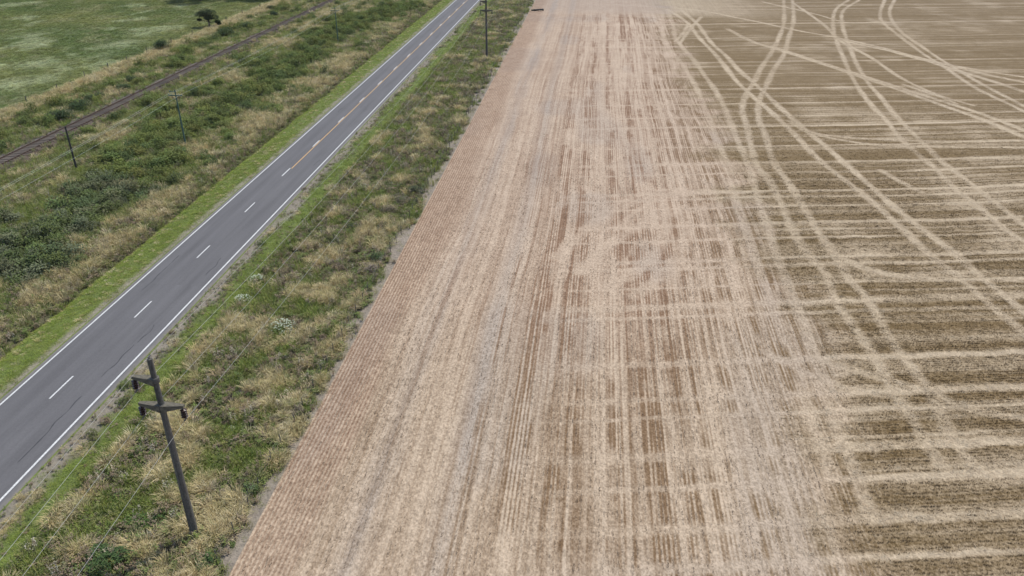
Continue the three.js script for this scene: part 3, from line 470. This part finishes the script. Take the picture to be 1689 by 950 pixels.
// ---------------------------------------------------------------- standing stubble on the field
{
  seed(51); const P = [];
  const stub = () => { const Q = []; for (let i = 0; i < 11; i++) { const z = rr(-0.17, 0.17); bladeInto(Q, rr(-0.035, 0.035), z, rr(0.1, 0.19), rr(0.014, 0.024), rr(0, 0.06), rr(0, 6.283), 0.1); } return geoOf(Q); };
  const loose = () => { const Q = []; for (let i = 0; i < 9; i++) { const a = rr(0, 6.283), x = rr(-0.22, 0.22), z = rr(-0.22, 0.22), y = rr(0.015, 0.05), l = rr(0.1, 0.22), w = rr(0.008, 0.014), c = Math.cos(a), s = Math.sin(a); Q.push(x - s * w, y, z + c * w, x + s * w, y, z - c * w, x + c * l, y + rr(0, 0.05), z + s * l); } return geoOf(Q); };
  const stand = [], litter = [];
  const turnB = Math.PI / 2 - Math.atan(ROW_TILT) * 1;
  for (const [s0, s1, dens] of [[27, 60, 24], [60, 100, 15], [100, 150, 8]]) {
    const n = (s1 - s0) * 100 * dens;
    for (let i = 0; i < n; i++) {
      let u = rr(-19, 81), s = rr(s0, s1); if (!inView(u, s, 2)) continue;
      if (rnd() < ss(70, 150, s)) continue;
      const inHead = rnd() < field(u, s).head;
      if (inHead) { // pale cut stubble standing along the rows of the headland
        u = -19 + (Math.round((u + 19) / ROW - 0.25) + 0.25) * ROW + rr(-0.05, 0.05);
        const f = field(u, s), w = wheelAt(u, s);
        if (rnd() > 0.5 * (1 - w) * ss(0.25, 0.6, vn(u * 2.78, s * 0.07 + 5)) * (u < -15 ? 0.7 : 1)) continue;
        stand.push([u, s, -0.01, rr(0.7, 1.1), rr(0.35, 0.65), vary(mix3(mix3(STRAW, STRAW_ROSY, 0.5), SOIL_RED, 0.75 * (1 - f.straw)).map((x) => x * 1.12), 0.15), rr(-0.2, 0.2)]);
      } else {
        const r = Math.round((s - ROW_TILT * u) / 0.3) * 0.3 + rr(-0.06, 0.06); s = r + ROW_TILT * u;
        const a = field(u, s).straw;
        if (a > 0.3 && rnd() < (a - 0.3) * 2) { if (rnd() < 0.35) litter.push([u, s, 0, rr(0.8, 1.4), 1, vary(STRAW, 0.25)]); continue; }
        stand.push([u, s, -0.01, rr(0.8, 1.25), rr(0.45, 0.85), vary(mix3([0.213, 0.14, 0.057], STRAW, 0.1 + 0.6 * a), 0.16), turnB + rr(-0.3, 0.3)]);
      }
    }
  }
  const M_STRAW = std(1, 1, 1, 0.9);
  scatter('stubble', 'cut straw stubble standing in rows over the harvested field', 'stubble', [stub(), stub(), stub()], M_STRAW, stand);
  scatter('loose_straw', 'loose pale straw lying scattered over the harvested field', 'straw', [loose(), loose()], M_STRAW, litter);
}

// ---------------------------------------------------------------- power line: weathered concrete poles with tapering arms
const concreteMap = (() => { const t = sheetTexture(0, 1.2, 0, 12, 64, 640, (x, s) => { const n = vn(x * 30, s * 22), m = vn(x * 6, s * 0.7), l = ss(0.62, 0.8, fbm(x * 5 + 3, s * 2.2)); const v = 0.075 * (0.3 + 0.7 * n + 0.8 * m); return mix3([v, v * 0.95, v * 0.86], [0.16, 0.16, 0.13], l * 0.3); }); t.wrapS = t.wrapT = THREE.RepeatWrapping; return t; })();
const M_CONCRETE = new THREE.MeshStandardMaterial({ map: concreteMap, roughness: 0.95, side: THREE.DoubleSide });
const M_ARM = new THREE.MeshStandardMaterial({ map: concreteMap, color: RGB(1.25, 1.18, 1.0), roughness: 0.95, side: THREE.DoubleSide });
const M_PORCELAIN = std(0.05, 0.026, 0.02, 0.22), M_STEEL = std(0.12, 0.12, 0.125, 0.5, { metalness: 0.6 });
const lathe = (pts, seg = 14) => new THREE.LatheGeometry(pts.map(([r, y]) => new THREE.Vector2(r, y)), seg);
function armGeometry(len, root, tip, drop) { // a bracket that thins towards its tip, its upper face level
  const sh = new THREE.Shape(); sh.moveTo(0.05, 0.0); sh.lineTo(len, 0.0 + drop); sh.lineTo(len, drop - tip); sh.lineTo(0.28, -root * 0.8); sh.lineTo(0.05, -root);
  const g = new THREE.ExtrudeGeometry(sh, { depth: 1, bevelEnabled: true, bevelSize: 0.012, bevelThickness: 0.02, bevelSegments: 1, steps: 1 });
  const p = g.attributes.position;
  for (let i = 0; i < p.count; i++) p.setZ(i, (p.getZ(i) - 0.5) * mix(0.5, 0.19, clamp(p.getX(i) / len)));
  g.computeVertexNormals(); return g;
}
function insulatorString(parent, x, y) {
  const k = new THREE.Group(); k.name = 'insulator_string'; k.position.set(x, y, 0); parent.add(k);
  mesh('hanger', mergeGeometries([new THREE.CylinderGeometry(0.018, 0.018, 0.85, 6).translate(0, -0.4, 0), new THREE.BoxGeometry(0.06, 0.05, 0.3).translate(0, -0.83, 0)]), M_STEEL, k);
  for (let i = 0; i < 4; i++) { const d = mesh('insulator_disc', lathe([[0.001, 0.0], [0.06, -0.005], [0.065, -0.03], [0.165, -0.055], [0.178, -0.08], [0.11, -0.09], [0.055, -0.105], [0.04, -0.14], [0.001, -0.14]]), M_PORCELAIN, k); d.position.y = -0.14 - i * 0.142; }
}
const POLE_H = 12.5, LOW_ARM = 9.62, UP_ARM = 11.32;
function powerPole(u, s, label) {
  const y0 = ground(u, s), t = thing('power_pole', u, s, 0, label, 'power pole', 'power poles along the road');
  const r = (h) => mix(0.235, 0.14, h / POLE_H);
  const shaft = lathe([[r(0), y0 - 0.8], [r(0), 0], [r(4), 4], [r(8), 8], [r(POLE_H), POLE_H - 0.02], [r(POLE_H) - 0.02, POLE_H], [0.001, POLE_H + 0.01]], 18);
  mesh('shaft', shaft, M_CONCRETE, t);
  const low = mesh('crossarm', mergeGeometries([armGeometry(1.24, 0.42, 0.13, 0.02), armGeometry(1.24, 0.42, 0.13, 0.02).rotateY(Math.PI)]), M_ARM, t); low.position.y = LOW_ARM;
  const up = mesh('crossarm', armGeometry(1.24, 0.4, 0.12, 0.03).rotateY(Math.PI), M_ARM, t); up.position.y = UP_ARM;
  const ring = (y, q) => { const m = mesh('collar', lathe([[q, -0.3], [q + 0.075, -0.28], [q + 0.09, 0], [q + 0.03, 0.03], [q, 0.03]], 18), M_CONCRETE, t); m.position.y = y; };
  ring(LOW_ARM, r(LOW_ARM)); ring(UP_ARM, r(UP_ARM));
  const pin = mesh('earth_wire_clamp', mergeGeometries([new THREE.CylinderGeometry(0.02, 0.02, 0.16, 6).translate(0, 0.06, 0), new THREE.BoxGeometry(0.06, 0.06, 0.22).translate(0, 0.13, 0)]), M_STEEL, t); pin.position.y = POLE_H;
  insulatorString(t, -1.17, LOW_ARM - 0.09); insulatorString(t, 1.17, LOW_ARM - 0.09); insulatorString(t, -1.17, UP_ARM - 0.08);
  return t;
}
const POLES = [[-22.2, 32], [-22.55, 163.9]];
powerPole(...POLES[0], 'tall dark concrete power pole with two tapering arms, standing in the near roadside grass');
powerPole(...POLES[1], 'distant dark power pole with its head cut off by the top edge of the picture');

const M_WIRE = std(0.36, 0.36, 0.34, 0.6), M_WIRE_PALE = std(0.45, 0.5, 0.47, 0.6);
function wire(name, ends, sag, r, label, mat, category, group) { // hangs from point to point
  const G = [];
  for (let i = 0; i + 1 < ends.length; i++) {
    const [a, b] = [ends[i], ends[i + 1]], P = [];
    for (let k = 0; k <= 40; k++) { const f = k / 40; P.push(new THREE.Vector3(mix(a[0], b[0], f), mix(a[1], b[1], f) - 4 * sag * f * (1 - f), -mix(a[2], b[2], f))); }
    G.push(new THREE.TubeGeometry(new THREE.CatmullRomCurve3(P), 80, r, 5));
  }
  tag(mesh(name, mergeGeometries(G), mat), label, category, group);
}
const along = (dx, y) => [[-21.85 + dx, y, -100], [POLES[0][0] + dx, y, POLES[0][1]], [POLES[1][0] + dx, y, POLES[1][1]], [-22.9 + dx, y, 296]];
wire('power_line', along(0, POLE_H + 0.14), 1.5, 0.006, 'thin earth wire running over the very tops of the power poles', M_WIRE, 'power line');
wire('power_line', along(-1.17, UP_ARM - 0.93), 1.9, 0.008, 'conductor hanging from the single upper arm of the power poles, on the road side', M_WIRE, 'power line');
wire('power_line', along(-1.17, LOW_ARM - 0.94), 1.9, 0.008, 'conductor hanging from the lower arm of the power poles, on the road side', M_WIRE, 'power line');
wire('power_line', along(1.17, LOW_ARM - 0.94), 1.9, 0.008, 'conductor hanging from the lower arm of the power poles, on the field side', M_WIRE, 'power line');

// ---------------------------------------------------------------- telephone line beside the railway
const M_GREEN_POLE = std(0.06, 0.11, 0.088, 0.7), M_DARK_POLE = std(0.035, 0.034, 0.032, 0.9), M_PINS = std(0.3, 0.36, 0.33, 0.3);
function phonePole(u, s, h, label) {
  const y0 = ground(u, s), t = thing('telephone_pole', u, s, 0, label, 'telephone pole', 'green telephone poles in the scrub');
  mesh('post', lathe([[0.13, y0 - 0.5], [0.12, 1], [0.085, h - 0.05], [0.05, h], [0.001, h + 0.01]], 10), M_GREEN_POLE, t);
  const a = mesh('crossarm', new THREE.BoxGeometry(2.05, 0.12, 0.1), M_GREEN_POLE, t); a.position.set(0, h - 0.75, 0.13);
  const b = mesh('crossarm', new THREE.BoxGeometry(0.95, 0.1, 0.09), M_GREEN_POLE, t); b.position.set(-0.3, h - 0.25, 0.13);
  mesh('brace', mergeGeometries([new THREE.BoxGeometry(0.75, 0.035, 0.02).rotateZ(0.75).translate(0.3, h - 1.02, 0.19), new THREE.BoxGeometry(0.75, 0.035, 0.02).rotateZ(-0.75).translate(-0.3, h - 1.02, 0.19)]), M_GREEN_POLE, t);
  for (const [x, y] of [[-0.95, h - 0.69], [-0.5, h - 0.69], [0.5, h - 0.69], [0.95, h - 0.69], [-0.7, h - 0.2]]) { const i = mesh('insulator', lathe([[0.012, 0], [0.012, 0.06], [0.045, 0.07], [0.04, 0.12], [0.05, 0.15], [0.03, 0.19], [0.001, 0.195]], 8), M_PINS, t); i.position.set(x, y, 0.13); }
  return t;
}
phonePole(-57.4, 102.7, 7.9, 'slim green telephone pole with crossarm standing in the scrub between railway and road');
phonePole(-58.1, 177.4, 7.6, 'farther slim green telephone pole standing among dark scrub near the top');
const phoneEnds = (dx, y) => [[-56.7 + dx, y, 28], [-57.4 + dx, y, 102.7], [-58.1 + dx, y - 0.3, 177.4], [-58.8 + dx, y - 0.3, 252]];
wire('telephone_wire', phoneEnds(-0.95, 7.38), 0.55, 0.008, 'telephone wire on the left end of the green crossarms', M_WIRE_PALE, 'telephone wire');
wire('telephone_wire', phoneEnds(-0.5, 7.38), 0.5, 0.008, 'telephone wire next to the left end of the green crossarms', M_WIRE_PALE, 'telephone wire');
wire('telephone_wire', phoneEnds(0.95, 7.38), 0.6, 0.008, 'telephone wire on the right end of the green crossarms', M_WIRE_PALE, 'telephone wire');
function barePole(u, s, h, label) {
  const t = thing('telegraph_post', u, s, 0, label, 'post', 'old telegraph posts along the railway');
  mesh('post', lathe([[0.14, ground(u, s) - 0.4], [0.13, 1], [0.1, h - 0.04], [0.06, h], [0.001, h]], 10), M_DARK_POLE, t);
  for (const [x, y] of [[-0.12, h - 0.35], [0.12, h - 0.65]]) { const b = mesh('bracket', new THREE.BoxGeometry(0.2, 0.035, 0.035), M_DARK_POLE, t); b.position.set(x, y, 0); }
}
barePole(-66.8, 91.5, 5.8, 'bare black telegraph post without arms beside the railway at the left edge');
barePole(-67, 236, 5.6, 'small far dark telegraph post beside the railway at the top edge');

// ---------------------------------------------------------------- fences
const M_POST = [std(0.11, 0.1, 0.085), std(0.14, 0.125, 0.1), std(0.08, 0.075, 0.065)], M_FWIRE = std(0.25, 0.24, 0.22, 0.6, { metalness: 0.4 });
function fence(u0, posts, heights, label, wires) {
  const t = thing('wire_fence', u0, 0, 0, label, 'fence'); seed(61);
  const shapes = [0, 1, 2].map(() => { const h = 1, g = lathe([[0.05, -0.35], [0.048, 0.5], [0.042, h - 0.03], [0.02, h], [0.001, h]], 7); const p = g.attributes.position; for (let i = 0; i < p.count; i++) p.setXYZ(i, p.getX(i) * rr(0.85, 1.2), p.getY(i), p.getZ(i) * rr(0.85, 1.2)); g.computeVertexNormals(); return g; });
  posts.forEach((s, i) => { const m = mesh('post', shapes[i % 3], M_POST[(i * 7) % 3], t); m.position.set(rr(-0.08, 0.08), 0, -s); m.rotation.set(rr(-0.09, 0.09), rr(0, 6), rr(-0.1, 0.07)); m.scale.set(heights[1], heights[0] * rr(0.88, 1.1), heights[1]); });
  for (const h of wires) { const P = posts.filter((_, i) => i % 2 === 0).map((s) => new THREE.Vector3(rr(-0.02, 0.02) - 0.05, h, -s)); mesh('strand', new THREE.TubeGeometry(new THREE.CatmullRomCurve3(P), P.length * 3, 0.004, 4), M_FWIRE, t); }
}
{
  const posts = [30.2, 32.4, 34.5, 36.3, 38.6, 40.5, 42.7, 44.7, 46.8, 48.6, 50.4, 52.2]; seed(62);
  for (let s = 54.3; s < 262; s += rr(1.9, 2.4)) posts.push(s);
  fence(-20.02, posts, [1.1, 0.7], 'low wire fence with thin dark wooden posts between the verge and the harvested field', [0.3, 0.55, 0.8, 1.02]);
  const far = [104, 112, 121, 129.5, 138, 146, 152.3, 160.5, 170.9, 181, 190, 200, 209.8, 222, 234.4, 246, 257];
  fence(-94.1, far, [1.5, 1.7], 'widely spaced wire fence with dark posts between the railway verge and the green pasture', [0.35, 0.65, 0.95, 1.25]);
}

// ---------------------------------------------------------------- single bushes and plants one can point at
function bush(name, u, s, rx, h, rz, colour, label, category, opt = {}) {
  const t = thing(name, u, s, (u > -94.6 && u < -20 ? ground(u, s) : 0) - 0.05, label, category, opt.group);
  mesh('stems', stemsOf(rx, h, rz, opt.stems ?? 6, opt.thick ?? 0.035), M_STEM, t);
  mesh('foliage', bushFoliage(rx, h, rz, opt.lobes ?? 9, opt.leaves ?? 900, opt.len ?? 0.2), leafMat(...colour, opt.through ?? 0.28), t);
  return t;
}
function plume(u, s, r, h, colour, label) { // a single big tussock
  const t = thing('grass_tussock', u, s, ground(u, s) - 0.04, label, 'grass tussock'); const G = [];
  for (let k = 0; k < 12; k++) { const a = rr(0, 6.283), q = r * Math.sqrt(rnd()) * 0.75; G.push(grassClump(46, h * rr(0.8, 1.1), 0.3, 0.024, 0.75, 0.15).translate(Math.cos(a) * q, 0, Math.sin(a) * q)); }
  mesh('blades', mergeGeometries(G), leafMat(...colour, 0.3), t);
}
seed(71);
plume(-28.8, 71.3, 1.0, 1.1, [0.5, 0.4, 0.24], 'large pale tan tussock of dry grass alone in the middle of the verge');
plume(-31.7, 88.6, 0.8, 0.8, [0.5, 0.43, 0.27], 'small pale tussock of dry grass near the road where the yellow line begins');
plume(-51.2, 153.4, 1.6, 0.9, [0.5, 0.44, 0.22], 'bright straw-yellow tussock left of the road in the far verge');
plume(-24.4, 43.9, 1.2, 0.9, [0.47, 0.38, 0.19], 'golden tussock of dry grass beside the fence and bare grey soil');
function flowering(u, s, r, h, label) {
  const t = thing('flowering_shrub', u, s, ground(u, s) - 0.05, label, 'flowering shrub');
  mesh('stems', stemsOf(r, h, r, 6, 0.025), M_STEM, t); mesh('foliage', bushFoliage(r, h, r, 8, 420, 0.14), leafMat(0.12, 0.17, 0.06), t);
  const P = []; for (let i = 0; i < 120; i++) { const a = rr(0, 6.283), q = Math.sqrt(rnd()) * r; const x = Math.cos(a) * q, z = Math.sin(a) * q, y = h * (0.75 + 0.45 * rnd()) * (1 - 0.5 * (q / r) ** 2); for (let k = 0; k < 4; k++) leafInto(P, x, y, z, rr(0.05, 0.1), 0.06, k * 1.57 + a, 0.25); }
  mesh('blossom', geoOf(P), std(0.4, 0.44, 0.33, 0.9), t);
}
flowering(-25.4, 55.2, 1.15, 0.9, 'low shrub covered in small white flowers in the middle of the verge');
flowering(-31.2, 60.2, 0.85, 0.6, 'white-flowered low shrub near the road edge opposite the dash');
flowering(-31.4, 64.2, 0.7, 0.6, 'small patch of white flowers near the road, above the other white shrub');
bush('dry_bush', -21.3, 66.5, 1.1, 1.25, 0.95, [0.27, 0.225, 0.185], 'round leafless greyish dry bush against the field fence', 'dry bush', { leaves: 900, len: 0.13, stems: 14, thick: 0.02 });
bush('dry_bush', -22.3, 85, 1.1, 1.2, 1.2, [0.17, 0.155, 0.11], 'round grey-brown bush leaning on the fence, upper of a cluster', 'dry bush', { leaves: 900, len: 0.14, stems: 10, thick: 0.02 });
bush('dry_bush', -22.6, 81.4, 1.15, 1.1, 1.0, [0.23, 0.195, 0.13], 'brownish round bush by the fence with a pale crown', 'dry bush', { leaves: 900, len: 0.14, stems: 10, thick: 0.02 });
bush('shrub', -20.9, 87.8, 0.9, 1.3, 1.0, [0.075, 0.095, 0.05], 'dark green shrub growing through the fence beside grey-brown bushes', 'shrub', { leaves: 700, len: 0.16 });
bush('shrub', -22.2, 76.8, 0.75, 1.0, 0.8, [0.06, 0.07, 0.04], 'small dark shrub standing by the fence among weeds', 'shrub', { leaves: 500, len: 0.15 });
bush('shrub', -20.9, 68.6, 0.7, 1.5, 0.7, [0.07, 0.11, 0.04], 'upright green shrub at the fence above the grey dry bush', 'shrub', { leaves: 500, len: 0.16 });
bush('shrub', -25.5, 76.5, 0.8, 0.8, 0.9, [0.05, 0.068, 0.03], 'dark rounded shrub alone in the bright green part of the verge', 'shrub', { leaves: 600, len: 0.15 });
bush('shrub', -26.2, 29.4, 1.5, 1.1, 1.1, [0.075, 0.125, 0.04], 'broad leafy green bush at the bottom edge below the near power pole', 'bush', { leaves: 1500, len: 0.15, lobes: 12 });
bush('shrub', -25.6, 32.6, 1.3, 0.7, 0.9, [0.1, 0.17, 0.045], 'bright green leafy patch of bush left of the near power pole', 'bush', { leaves: 1100, len: 0.14, lobes: 10 });
bush('shrub', -20.6, 30.1, 0.6, 0.8, 0.7, [0.095, 0.16, 0.05], 'leafy green bush at the bottom edge beside the bare grey soil', 'bush', { leaves: 600, len: 0.13 });
bush('shrub', -20.4, 35.9, 0.45, 0.9, 0.5, [0.11, 0.16, 0.07], 'small pale green sapling bush at the fence right of the near power pole', 'bush', { leaves: 420, len: 0.12 });
bush('weed_plant', -19.75, 31.6, 0.22, 0.3, 0.22, [0.15, 0.2, 0.06], 'tiny lone green weed on the bare grey soil strip', 'weed', { leaves: 90, len: 0.1, lobes: 4, stems: 3, thick: 0.01 });
bush('weed_plant', -19.6, 40.3, 0.2, 0.28, 0.25, [0.1, 0.09, 0.07], 'tiny brown weed on the bare soil between fence and crop rows', 'weed', { leaves: 80, len: 0.09, lobes: 4, stems: 3, thick: 0.01 });
// beyond the railway
bush('shrub', -82.7, 112.4, 2.0, 2.2, 2.0, [0.055, 0.09, 0.032], 'big dark green shrub beyond the railway, left one of a touching pair', 'shrub', { leaves: 1800, len: 0.24, lobes: 12, thick: 0.05 });
bush('shrub', -83.4, 118.6, 1.8, 2.3, 2.0, [0.06, 0.098, 0.034], 'big dark green shrub beyond the railway, right one of a touching pair', 'shrub', { leaves: 1600, len: 0.24, lobes: 11, thick: 0.05 });
bush('shrub', -84.0, 124.8, 1.6, 1.5, 1.7, [0.068, 0.1, 0.036], 'rounded shrub with a pale rim of grass right of the big pair beyond the railway', 'shrub', { leaves: 1200, len: 0.22 });
bush('shrub', -83.2, 131.5, 1.4, 1.3, 1.5, [0.07, 0.105, 0.04], 'low rounded shrub beyond the railway above the telegraph post', 'shrub', { leaves: 1000, len: 0.22 });
bush('shrub', -84.8, 137.5, 1.2, 1.3, 1.3, [0.055, 0.085, 0.03], 'small dark shrub beyond the railway below the pasture fence', 'shrub', { leaves: 900, len: 0.22 });
bush('shrub', -93.4, 165.4, 2.0, 2.4, 1.9, [0.042, 0.075, 0.026], 'dense dark green bush standing in the pasture fence line', 'bush', { leaves: 1900, len: 0.25, lobes: 12, thick: 0.05 });
bush('shrub', -86.6, 182.2, 2.4, 2.2, 2.4, [0.06, 0.095, 0.03], 'wide green bush between the small tree and the railway', 'bush', { leaves: 1700, len: 0.26, lobes: 12 });
bush('shrub', -85.2, 191.6, 2.0, 1.9, 2.1, [0.065, 0.1, 0.034], 'green bush up the line from the small tree, beside the railway grass', 'bush', { leaves: 1400, len: 0.26 });
bush('shrub', -89.9, 219.6, 1.2, 1.7, 1.2, [0.035, 0.06, 0.022], 'small round dark bush alone in the pale dry grass near the top', 'bush', { leaves: 900, len: 0.24 });
bush('shrub', -84.6, 208.5, 1.5, 2.0, 1.6, [0.045, 0.075, 0.03], 'dark upright bush beyond the railway below the lone round bush', 'bush', { leaves: 1200, len: 0.25 });

// ---------------------------------------------------------------- trees
function tree(u, s, h, crown, lobes, leaves, label, trunkR, leafLen, colour) { // crown: list of [x, y, z, r] made by the caller
  const t = thing('tree', u, s, 0, label, 'tree');
  const bark = std(0.07, 0.055, 0.042), fork = h * 0.3, G = [];
  const trunk = new THREE.CatmullRomCurve3([new THREE.Vector3(0, -0.3, 0), new THREE.Vector3(-0.05 * h * 0.3, fork * 0.5, 0.02), new THREE.Vector3(-0.04 * h, fork, 0)]);
  const tg = new THREE.TubeGeometry(trunk, 8, trunkR, 8); { const p = tg.attributes.position; for (let i = 0; i < p.count; i++) { const k = 1.15 - 0.35 * clamp(p.getY(i) / fork), c = trunk.getPoint(clamp((p.getY(i) + 0.3) / (fork + 0.3))); p.setX(i, c.x + (p.getX(i) - c.x) * k); p.setZ(i, c.z + (p.getZ(i) - c.z) * k); } tg.computeVertexNormals(); }
  mesh('trunk', tg, bark, t);
  for (const [x, y, z, r] of crown) { const c = new THREE.CatmullRomCurve3([new THREE.Vector3(-0.04 * h, fork * 0.85, 0), new THREE.Vector3(x * 0.4, mix(fork, y, 0.5), z * 0.4), new THREE.Vector3(x, y, z)]); G.push(new THREE.TubeGeometry(c, 7, trunkR * 0.32, 5)); }
  mesh('limbs', mergeGeometries(G), bark, t);
  const P = [];
  for (let i = 0; i < leaves; i++) { const [x, y, z, r] = crown[i % crown.length], a = rr(0, 6.283), v = rr(-1, 1), e = Math.sqrt(1 - v * v), q = r * (0.35 + 0.65 * Math.cbrt(rnd())); leafInto(P, x + Math.cos(a) * e * q * 1.15, y + v * q * 0.6, z + Math.sin(a) * e * q * 1.15, leafLen * rr(0.6, 1.3), leafLen * rr(0.4, 0.7), rr(0, 6.283), rr(-0.6, 0.7)); }
  mesh('crown', geoOf(P), leafMat(...colour, 0.25), t);
}
seed(81);
tree(-95.0, 192.4, 4.2, [[-0.8, 3.7, 0, 1.35], [-2.1, 3.0, 0.2, 1.05], [0.6, 3.4, -0.3, 1.25], [1.6, 2.5, 0.3, 0.95], [2.2, 1.5, 0.2, 0.6], [-2.5, 1.75, 0, 0.5], [0.1, 2.35, 0.9, 0.8], [-0.5, 2.3, -1.0, 0.9], [2.6, 1.0, 0.3, 0.4], [-1.3, 3.3, 0.5, 1.1], [0, 3.6, 0.4, 1.2]], 9, 6500, 'small spreading dark tree with a flat crown at the pasture edge', 0.17, 0.26, [0.04, 0.062, 0.022]);
for (const [u, s, h, label] of [[-117.5, 235, 10, 'tall tree just beyond the top edge, throwing the left part of the long shadow'], [-102, 238.5, 9, 'tall tree just beyond the top edge, throwing the right part of the long shadow']]) {
  const C = []; for (let k = 0; k < 22; k++) { const a = rr(0, 6.283), q = Math.sqrt(rnd()) * 6.2; C.push([Math.cos(a) * q * 1.1, h * rr(0.5, 0.85) * (1 - 0.02 * q), Math.sin(a) * q * 0.9, rr(1.4, 2.3)]); }
  tree(u, s, h, C, 22, 5200, label, 0.4, 0.55, [0.045, 0.075, 0.026]);
}

// ---------------------------------------------------------------- debris in the field
{
  const t = thing('fallen_branch', -16.9, 226, 0.02, 'dark broken branch lying across the pale field near the fence corner at the top', 'branch'); seed(91);
  const c = new THREE.CatmullRomCurve3([[-1.7, 0.12, 0], [-0.7, 0.2, 0.1], [0.4, 0.3, 0], [1.2, 0.32, -0.1], [1.7, 0.25, 0]].map((p) => new THREE.Vector3(...p)));
  mesh('limb', new THREE.TubeGeometry(c, 16, 0.22, 7), M_DARK_POLE, t);
  mesh('twigs', mergeGeometries([[0.6, 0.25, 0.0, 0.5, 0.35, 1.3], [0.9, 0.3, 0, 1.2, 0.4, 1.0], [1.2, 0.3, 0, 1.5, 0.6, -0.6], [-0.4, 0.2, 0, -0.7, 0.5, 0.6]].map(([a, b, q, x, y, z]) => new THREE.TubeGeometry(new THREE.LineCurve3(new THREE.Vector3(a, b, q), new THREE.Vector3(x, y, z)), 3, 0.07, 5))), M_DARK_POLE, t);
}

renderer.render(scene, camera);
